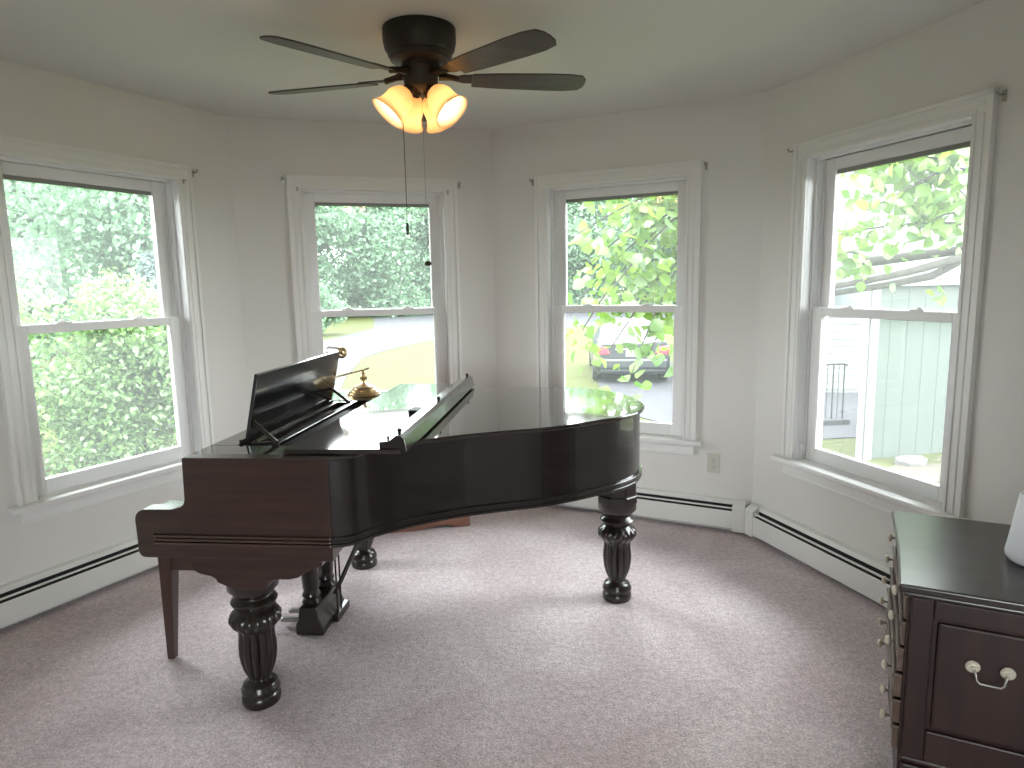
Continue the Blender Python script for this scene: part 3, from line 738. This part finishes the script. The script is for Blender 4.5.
gp = MB(); gp.add([(-160, -40, GZ), (160, -40, GZ), (160, 200, GZ), (-160, 200, GZ)], [(0, 1, 2, 3)])
tag(gp.build('ground', M_LAWN), 'yellow-green lawn around the house', 'lawn', kind='structure')
drv = [(-3.2, 11.5), (-4.4, 17.7), (-5.0, 22.5), (-4.8, 25.0), (-3.6, 29.5), (3, 36), (22, 44), (22, 66), (-15, 66), (-10, 50), (-7.8, 38.5), (-8.6, 29.5), (-8.0, 22.0), (-7.6, 11.5)]
tag(MB().prism(drv, GZ, GZ+0.02).build('driveway', M_ASPH), 'pale curving driveway seen through the window behind the piano', 'driveway', kind='structure')
park = [(2.2, 17.5), (1.9, 14.2), (2.3, 11.8), (3.4, 9.8), (9, 10.5), (9, 20), (2.4, 20)]
tag(MB().prism(park, GZ, GZ+0.02).build('driveway_apron', M_ASPH), 'grey paved parking spot under the dark car', 'driveway', kind='structure')

def leaf_mesh(name, mt, centers, radii, count, size, parent, flat=0.0, shell=0.35, long=1.6, seedn=0, droop=0.0):
    g = np.random.default_rng(seedn + 11)
    k = len(centers); C = np.array(centers, float); Rr = np.array(radii, float)
    if Rr.ndim == 1: Rr = np.stack([Rr]*3, 1)
    vol = np.prod(Rr, 1)**(2/3); idx = g.choice(k, count, p=vol/vol.sum())
    d = g.normal(size=(count, 3)); d /= np.linalg.norm(d, axis=1)[:, None]
    rad = (shell + (1-shell)*g.random(count))[:, None]
    pos = C[idx] + d*rad*Rr[idx]
    return leaves_at(name, mt, pos, size, parent, g, flat, long, droop, size)

def leaves_at(name, mt, pos, size, parent, g, flat=0.0, long=1.6, droop=0.0, s0=None):
    n = len(pos)
    a = g.normal(size=(n, 3)); a[:, 2] = a[:, 2]*(1-flat) - droop
    a /= np.linalg.norm(a, axis=1)[:, None]
    b = g.normal(size=(n, 3)); b -= (b*a).sum(1)[:, None]*a; b /= np.linalg.norm(b, axis=1)[:, None]
    nn = np.cross(a, b)
    s = size*(0.6 + 0.8*g.random(n))[:, None]
    w = s/long*0.5
    V = np.empty((n, 8, 3))
    V[:, 0] = pos
    for q, (t, bw, up) in enumerate(((0.12, 0.62, 0.15), (0.38, 1.0, 0.28), (0.74, 0.62, 0.12))):
        V[:, 1+q] = pos + a*s*t + b*w*bw + nn*w*up
        V[:, 7-q] = pos + a*s*t - b*w*bw + nn*w*up
    V[:, 4] = pos + a*s - nn*w*0.2
    me = bpy.data.meshes.new(name)
    me.vertices.add(n*8); me.vertices.foreach_set('co', V.reshape(-1).astype(np.float32))
    base = (np.arange(n)*8)[:, None]
    q = np.concatenate([base+np.array([0, 1, 2, 3, 4]), base+np.array([0, 4, 5, 6, 7])], 1).reshape(-1)
    me.loops.add(n*10); me.loops.foreach_set('vertex_index', q.astype(np.int32))
    me.polygons.add(n*2); me.polygons.foreach_set('loop_start', (np.arange(n*2)*5).astype(np.int32))
    me.update(calc_edges=True)
    me.materials.append(mt)
    o = bpy.data.objects.new(name, me)
    return link(o, parent)

def tree(name, loc, h, r, label, cat, mt, count, leaf, group=None, seedn=0, blobs=14, low=0.12, trunk=0.14):
    t = empty(name, (loc[0], loc[1], GZ)); tag(t, label, cat, group)
    g = np.random.default_rng(seedn)
    cs = []; rs = []
    for k in range(blobs):
        z = h*(low + (0.95-low)*(k+0.5)/blobs)
        f = math.sin(math.pi*min(1, 0.25 + 0.75*(z/h)))**0.6
        a = g.random()*6.28; q = r*0.62*f*math.sqrt(g.random())
        cs.append((q*math.cos(a), q*math.sin(a), z)); rs.append((r*0.5*(0.7+0.5*f), r*0.5*(0.7+0.5*f), r*0.42))
    tr = MB().tube([(0, 0, 0), (0.03*h*g.normal()*0.3, 0, h*0.4), (0, 0, h*0.85)], [trunk, trunk*0.75, trunk*0.2], 8)
    for k in range(0, blobs, 2):
        c = cs[k]; tr.tube([(0, 0, c[2]*0.6), (c[0]*0.5, c[1]*0.5, c[2]*0.85), c], [trunk*0.35, trunk*0.25, trunk*0.1], 6)
    tr.build('trunk', M_BARK, t, smooth=40)
    leaf_mesh('foliage', mt, cs, rs, count, leaf, t, seedn=seedn)
    return t
# far tree line beyond the driveway
for k, (x, y, h, r) in enumerate([(-30, 40, 11.5, 4.5), (-24.5, 46, 12.5, 5), (-19, 43, 11, 4.5), (-15.5, 52, 12.5, 5), (-10.5, 56, 11.5, 5), (-5, 60, 12.5, 5.5), (0.5, 62, 11.8, 5.5), (6.5, 60, 12.6, 5.5), (12.5, 56, 12, 5.5), (18.5, 54, 12.5, 5.5)]):
    tree('tree', (x, y), h, r, 'dense green tree in the distant tree line across the driveway', 'tree', LF_TREE, 26000, 0.32, 'trees of the far tree line', seedn=100+k, blobs=16, low=0.05, trunk=0.22)
tree('shrub', (-9.8, 34), 2.4, 1.7, 'rounded bush at the driveway bend beyond the window behind the piano', 'bush', LF_TREE, 7000, 0.16, seedn=140, low=0.2)
# planting outside the left window
tree('broadleaf_shrub', (-7.3, 7.7), 3.2, 2.0, 'bright green leafy shrub outside the left window, left of the lower one', 'shrub', LF_SHRUB, 34000, 0.078, seedn=150, blobs=24, low=0.1, trunk=0.05)
tree('broadleaf_shrub', (-5.3, 9.6), 2.35, 1.35, 'lower leafy shrub outside the left window, right of the taller shrub', 'shrub', LF_SHRUB, 24000, 0.075, seedn=151, blobs=20, low=0.12, trunk=0.04)
tree('broadleaf_tree', (-15.2, 17.0), 8.8, 3.4, 'tall green tree filling the top left of the left window view', 'tree', LF_TREE, 34000, 0.17, seedn=152, blobs=26, low=0.05, trunk=0.16)
tree('broadleaf_tree', (-10.6, 21.0), 9.0, 3.3, 'tall green tree at the upper right of the left window view', 'tree', LF_TREE, 34000, 0.18, seedn=153, blobs=26, low=0.05, trunk=0.16)
tree('broadleaf_tree', (-19.0, 25.5), 10.5, 3.8, 'tallest green tree standing behind the two trees of the left window view', 'tree', LF_TREE, 30000, 0.22, seedn=154, blobs=26, low=0.05, trunk=0.18)
def spruce(loc, h, r, label, seedn):
    t = empty('spruce_tree', (loc[0], loc[1], GZ)); tag(t, label, 'tree')
    g = np.random.default_rng(seedn); pos = []
    tr = MB().tube([(0, 0, 0), (0, 0, h)], [0.07, 0.012], 8)
    for k in range(130):
        f = k/130; z = h*(0.08 + 0.9*f); rr = r*(1-f)**0.85 + 0.05; a = k*2.4
        e = np.array([rr*math.cos(a), rr*math.sin(a), z - 0.12*rr])
        tr.tube([(0, 0, z), tuple(e)], [0.012, 0.004], 5)
        m = int(30 + 90*rr); u = g.random(m)**0.7
        pos.append(np.array([0, 0, z]) + (e - np.array([0, 0, z]))*u[:, None] + g.normal(size=(m, 3))*0.035)
    tr.build('trunk', M_BARK, t)
    leaves_at('foliage', LF_SPRUCE, np.concatenate(pos), 0.10, t, g, long=3.5)
spruce((-7.2, 13.8), 3.2, 1.5, 'small blue-green spruce at the lower right of the left window view', 160)

# big-leaved tree whose branches hang across the two right windows
mt_ = empty('overhanging_tree', (2.75, 6.6, GZ))
tag(mt_, 'bright green large-leaved tree reaching across both right-hand windows', 'tree')
g = np.random.default_rng(31)
def wpt(x, y, z): return (x-2.75, y-6.6, z-GZ)
br = MB()
br.tube([(0, 0, 0), (0.05, 0.05, 1.4), (0.0, 0, 2.6), (0.1, 0, 4.6)], [0.15, 0.12, 0.10, 0.05], 10)
# the two heavy limbs crossing the dresser window
br.tube([wpt(2.40, 5.1, 1.395), wpt(2.65, 5.12, 1.43), wpt(2.95, 5.1, 1.49), wpt(3.40, 5.12, 1.60), wpt(3.75, 5.5, 1.68), wpt(3.3, 6.4, 1.6), wpt(2.78, 6.6, 1.3)], [0.018, 0.023, 0.027, 0.032, 0.038, 0.05, 0.06], 8)
br.tube([wpt(2.40, 5.2, 1.335), wpt(2.9, 5.25, 1.40), wpt(3.2, 5.2, 1.46), wpt(3.6, 5.3, 1.64)], [0.02, 0.026, 0.03, 0.034], 8)
twig_pts = []
def twig(p0, p1, sag, r0, n=10):
    p0 = np.array(p0); p1 = np.array(p1)
    mid = (p0+p1)/2 + np.array([g.normal()*0.08, g.normal()*0.08, sag])
    pts = [tuple((1-t)**2*p0 + 2*t*(1-t)*mid + t*t*p1) for t in np.linspace(0, 1, n)]
    br.tube([wpt(*p) for p in pts], list(np.linspace(r0, r0*0.35, n)), 5)
    return pts
leafp = []
def leafy(pts, per, spread):
    for p in pts:
        for _ in range(per):
            leafp.append(np.array(p) + g.normal(size=3)*spread)
# branches across window 3
hub = (2.6, 6.55, 2.6)
for e, sag, per in [((0.75, 5.9, 2.02), 0.25, 3), ((0.55, 5.7, 1.85), 0.3, 3), ((0.7, 6.0, 1.62), 0.35, 4), ((0.85, 5.7, 1.40), 0.45, 4), ((0.95, 6.1, 1.24), 0.5, 4),
                    ((1.15, 5.8, 0.98), 0.55, 4), ((1.35, 5.9, 1.50), 0.4, 4), ((1.5, 6.0, 1.9), 0.3, 3), ((0.62, 6.2, 1.3), 0.5, 3), ((1.6, 5.8, 1.25), 0.4, 4), ((0.8, 5.8, 2.2), 0.2, 3), ((1.25, 5.9, 2.3), 0.2, 3), ((0.62, 5.9, 1.05), 0.6, 4), ((0.85, 5.9, 0.86), 0.65, 4), ((1.04, 5.85, 0.66), 0.75, 4), ((1.2, 5.9, 0.82), 0.6, 4), ((1.42, 5.9, 1.0), 0.5, 4), ((1.1, 6.0, 2.05), 0.3, 4), ((0.95, 5.9, 1.75), 0.35, 4)]:
    pts = twig(hub, e, sag, 0.016, 14)
    leafy(pts[4:], per + 4, 0.13)
# twigs across window 4
for e, s0, sag, per in [((2.5, 5.1, 2.2), (3.9, 5.9, 2.6), 0.1, 3), ((2.6, 5.0, 1.95), (3.9, 5.8, 2.5), 0.0, 3), ((2.8, 5.2, 2.35), (3.9, 5.7, 2.2), 0.15, 3), ((2.5, 5.3, 1.78), (3.6, 5.3, 1.84), 0.1, 3), ((3.0, 5.0, 2.1), (3.3, 6.0, 2.7), 0.1, 4),
                        ((3.3, 5.0, 2.0), (3.5, 6.0, 2.7), 0.1, 4), ((3.1, 5.1, 1.85), (3.6, 5.3, 1.84), 0.15, 2), ((2.45, 5.2, 1.6), (2.75, 5.3, 1.60), 0.1, 2), ((3.4, 5.1, 2.3), (3.6, 6.2, 2.8), 0.1, 4), ((2.9, 4.9, 2.5), (3.6, 6.2, 2.9), 0.1, 4)]:
    pts = twig(s0, e, sag, 0.013, 12)
    leafy(pts[2:], per * 2 + 2, 0.14)
leafy([(3.20, 5.1, 1.34), (3.19, 5.1, 1.38)], 2, 0.02)
twig((3.2, 5.12, 1.56), (3.2, 5.1, 1.38), 0.0, 0.005, 5)
# the rest of the crown, above and behind the wall corner
for _ in range(500):
    leafp.append(np.array([2.7, 6.9, 3.3]) + g.normal(size=3)*np.array([0.7, 0.6, 0.55]))
br.build('branches', M_BARK, mt_, smooth=50)
lp_ = np.array(leafp) - np.array([2.75, 6.6, GZ])
leaves_at('foliage', LF_MAPLE, lp_, 0.105, mt_, g, flat=0.35, long=1.15, droop=0.55)

# green shed outside the dresser window
SX, SY = 4.659, 8.774
sd = empty('garden_shed', (SX, SY, GZ), R(14.4))
tag(sd, 'pale green garden shed with vertical boards and white corner trim', 'shed')
M_SHED = mat('pale_green_siding', (0.034, 0.046, 0.038), 0.7, var=0.06, vscale=(4, 4, 1))
M_ROOF = mat('grey_shingles', (0.05, 0.052, 0.052), 0.9, var=0.2, vscale=(10, 10, 10))
M_STRIM = mat('weathered_white_trim', (0.16, 0.165, 0.165), 0.6)
# local x runs along the front wall to the right, y goes away from the house
SLN, SDP, SH = 3.4, 2.2, 2.30
SDP = 1.3; BX = 1.14
foot = [(0, 0), (SLN, 0), (SLN, SDP), (BX, SDP)]
wl = MB().prism(foot, 0.0, SH)
xk = 0.30
while xk < SLN:
    wl.box((xk, -0.004, 0.02), (xk+0.008, 0.0, SH)); xk += 0.27
wl.build('board_wall', M_SHED, sd)
MB().box((-0.02, -0.03, 0.0), (0.10, 0.0, SH)).box((-0.115, -0.012, 0.0), (-0.045, 0.02, SH)).box((-0.045, 0.0, 0.0), (0.0, 0.02, SH)).build('corner_trim', M_STRIM, sd, bevel=0.004)
MB().prism([(-0.10, -0.07), (SLN+0.06, -0.07), (SLN+0.06, SDP+0.06), (BX-0.06, SDP+0.06)], SH, SH+0.05).build('roof', M_ROOF, sd)
MB().box((-0.10, -0.09, SH-0.01), (SLN+0.07, -0.07, SH+0.06)).build('fascia', M_STRIM, sd)

# white clapboard house further back
M_CLAP = mat('white_clapboard', (0.115, 0.12, 0.12), 0.6)
M_PANEG = mat('dull_window_glass', (0.05, 0.06, 0.06), 0.15)
hs = empty('white_house', (5.4, 14.2, GZ), R(-6))
tag(hs, 'white clapboard house behind the green shed', 'house')
wl = MB().box((0, 0, 0), (10, 6, 6.2))
for k in range(40):
    wl.prism([(-0.022, 0.1 + k*0.15), (0.0, 0.1 + k*0.15), (0.0, 0.24 + k*0.15)], 0, 10, 'x')
wl.build('wall', M_CLAP, hs)
MB().prism([(-0.5, 6.1), (3, 8.2), (6.5, 6.1), (6.5, 6.3), (3, 8.4), (-0.5, 6.3)], -0.4, 10.4, 'x').build('roof', M_ROOF, hs)
MB().box((-0.04, -0.05, 0), (0.14, 0.0, 6.2)).build('corner_board', M_STRIM, hs)
for x0, z0 in ((1.15, 1.75), (4.6, 4.3)):
    wf = MB().box((x0, -0.06, z0), (x0+0.9, -0.02, z0+1.3)).build('window', M_STRIM, hs)
    MB().box((x0+0.08, -0.065, z0+0.08), (x0+0.82, -0.055, z0+1.22)).build('pane', M_PANEG, wf)

# step railing beside the house
rl = empty('step_railing', (5.27, 11.0, GZ), 0.1)
tag(rl, 'thin metal step railing left of the green shed', 'railing')
M_RAIL = mat('dark_railing_metal', (0.035, 0.04, 0.042), 0.5, metal=0.5)
for x in (0, 0.19):
    MB().tube([(x, 0, 0), (x, 0, 1.0)], 0.014, 8).build('post', M_RAIL, rl, smooth=40)
MB().tube([(-0.3, 0, 1.0), (0.0, 0, 1.01), (0.19, 0, 1.01), (0.24, 0, 0.98)], 0.016, 8).build('handrail', M_RAIL, rl, smooth=40)
for x in (-0.2, -0.1, 0.095):
    MB().tube([(x, 0, 0.12), (x, 0, 1.0)], 0.007, 6).build('baluster', M_RAIL, rl)
MB().box((-0.6, -0.12, 0), (0.26, 0.7, 0.10)).build('step', M_ASPH, rl, bevel=0.01)

# flat stone and brush by the shed
stn = MB()
SR = np.random.default_rng(4)
sp = [(0.21*math.cos(t)*(1 + 0.10*SR.normal()), 0.15*math.sin(t)*(1 + 0.10*SR.normal())) for t in np.linspace(0, 2*math.pi, 14, endpoint=False)]
stn.prism(sp, 0.0, 0.085)
M_STONE = mat('pale_flat_stone', (0.065, 0.062, 0.058), 0.85, var=0.2, vscale=(6, 6, 6), bump=0.4, bscale=20)
so_ = stn.build('flat_stone', M_STONE, None, bevel=0.02, loc=(5.14, 8.50, GZ))
so_.rotation_euler = (0.08, -0.05, 0.25)
tag(so_, 'pale flat stone lying on the ground in front of the shed', 'stone')
bp_ = MB()
for k in range(200):
    x, y = SR.normal()*0.10, SR.normal()*0.08; a = SR.random()*6.28; L_ = 0.06 + 0.12*SR.random(); z = 0.01 + 0.10*SR.random()*math.exp(-(x*x+y*y)*30)
    bp_.tube([(x, y, z), (x + L_*math.cos(a)*0.7, y + L_*math.sin(a)*0.5, z + 0.03*SR.normal())], 0.004, 4)
bo = bp_.build('brush_pile', mat('dry_twigs', (0.10, 0.085, 0.065), 0.9), None, loc=(5.78, 8.55, GZ))
tag(bo, 'low pile of dry twigs right of the flat stone', 'brush pile', kind='stuff')
dp = [(5.35 + 0.75*math.cos(t)*(1+0.1*SR.normal()), 8.1 + 0.42*math.sin(t)*(1+0.1*SR.normal())) for t in np.linspace(0, 2*math.pi, 20, endpoint=False)]
tag(MB().prism(dp, GZ, GZ+0.012).build('bare_earth', M_DIRT), 'patch of bare earth in front of the shed', 'earth', kind='structure')

# dark car on the parking spot, rear towards the house
M_CAR = mat('black_car_paint', (0.020, 0.023, 0.027), 0.3, coat=0.4, coat_rough=0.05)
M_CGLASS = mat('car_glass', (0.05, 0.06, 0.07), 0.04, coat=0.5)
M_TAIL = mat('red_tail_lamp', (0.75, 0.03, 0.05), 0.25, coat=0.6)
M_TYRE = mat('black_tyre', (0.015, 0.015, 0.015), 0.8)
M_CHROME = mat('bright_chrome', (0.75, 0.77, 0.78), 0.15, metal=1.0)
cr = empty('parked_car', (2.83, 15.75, GZ+0.02), R(-5))
tag(cr, 'dark sedan seen from behind, parked outside the outlet-side window', 'car')
def loft(secs, name, mt, parent, smooth=35):
    m = MB(); n = len(secs[0]); vs = [p for s in secs for p in s]; fs = []
    for j in range(len(secs)-1):
        for i in range(n):
            k = (i+1) % n
            fs.append((j*n+i, j*n+k, (j+1)*n+k, (j+1)*n+i))
    fs.append(tuple(range(n))); fs.append(tuple(range((len(secs)-1)*n, len(secs)*n)))
    m.add(vs, fs); return m.build(name, mt, parent, smooth=smooth)
def sec(y, hw, z0, z1, tuck=0.06):
    return [(-hw+0.10, y, z0), (-hw+0.01, y, z0+0.12), (-hw, y, (z0+z1)*0.5), (-hw+tuck*0.6, y, z1-0.10), (-hw+tuck+0.06, y, z1), (hw-tuck-0.06, y, z1), (hw-tuck*0.6, y, z1-0.10), (hw, y, (z0+z1)*0.5), (hw-0.01, y, z0+0.12), (hw-0.10, y, z0)]
loft([sec(0.0, 0.83, 0.30, 0.94), sec(0.05, 0.87, 0.24, 0.985), sec(0.25, 0.89, 0.20, 1.00), sec(0.9, 0.91, 0.18, 0.99), sec(2.2, 0.91, 0.18, 0.96), sec(3.3, 0.90, 0.18, 0.94), sec(4.2, 0.86, 0.20, 0.82), sec(4.65, 0.72, 0.28, 0.66)], 'body', M_CAR, cr)
def csec(y, hwb, hwt, zb, zt):
    return [(-hwb, y, zb), (-hwt-0.03, y, zb+(zt-zb)*0.8), (-hwt+0.08, y, zt), (hwt-0.08, y, zt), (hwt+0.03, y, zb+(zt-zb)*0.8), (hwb, y, zb)]
loft([csec(0.62, 0.78, 0.70, 0.96, 1.00), csec(1.25, 0.80, 0.60, 0.96, 1.38), csec(1.9, 0.80, 0.60, 0.96, 1.45), csec(2.5, 0.80, 0.59, 0.96, 1.40), csec(3.3, 0.78, 0.68, 0.94, 0.98)], 'cabin', M_CAR, cr)
MB().add([(-0.60, 0.72, 1.055), (0.60, 0.72, 1.055), (0.52, 1.20, 1.365), (-0.52, 1.20, 1.365), (-0.60, 0.70, 1.04), (0.60, 0.70, 1.04), (0.52, 1.18, 1.375), (-0.52, 1.18, 1.375)], [(0,1,2,3),(4,7,6,5),(0,4,5,1),(1,5,6,2),(2,6,7,3),(3,7,4,0)]).build('rear_window', M_CGLASS, cr)
for s in (-1, 1):
    x0, x1 = sorted((s*0.50, s*0.83))
    MB().prism([(s*0.52, 0.72), (s*0.80, 0.70), (s*0.845, 0.76), (s*0.83, 0.90), (s*0.62, 0.885)], -0.02, 0.12, 'y').build('tail_lamp', M_TAIL, cr, bevel=0.015)
MB().box((-0.82, -0.05, 0.36), (0.82, 0.10, 0.60)).build('rear_bumper', M_CAR, cr, bevel=0.05, seg=3)
MB().box((-0.40, -0.012, 0.80), (0.40, 0.02, 0.83)).build('trunk_trim', M_CHROME, cr, bevel=0.005)
MB().box((-0.15, -0.02, 0.655), (0.15, 0.01, 0.785)).build('number_plate', M_TRIM, cr, bevel=0.004)
MB().box((-0.06, 0.86, 1.0), (0.06, 0.90, 1.03)).build('brake_light', M_TAIL, cr)
for s in (-1, 1):
    for y in (0.85, 3.65):
        wh = MB().lathe([(0.20, -0.11), (0.30, -0.11), (0.325, -0.08), (0.325, 0.08), (0.30, 0.11), (0.20, 0.11)], 32, M=Matrix.Translation((s*0.80, y, 0.325)) @ Matrix.Rotation(R(90), 4, 'Y')).build('wheel', M_TYRE, cr, smooth=40)
        MB().lathe([(0.02, s*0.10), (0.10, s*0.105), (0.20, s*0.10), (0.20, s*0.02)], 24, M=Matrix.Translation((s*0.80, y, 0.325)) @ Matrix.Rotation(R(90), 4, 'Y')).build('rim', M_CHROME, wh, smooth=40)
    MB().ball((s*0.98, 2.75, 0.98), 0.10, sc=(0.9, 0.6, 0.7)).build('side_mirror', M_CAR, cr, smooth=60)
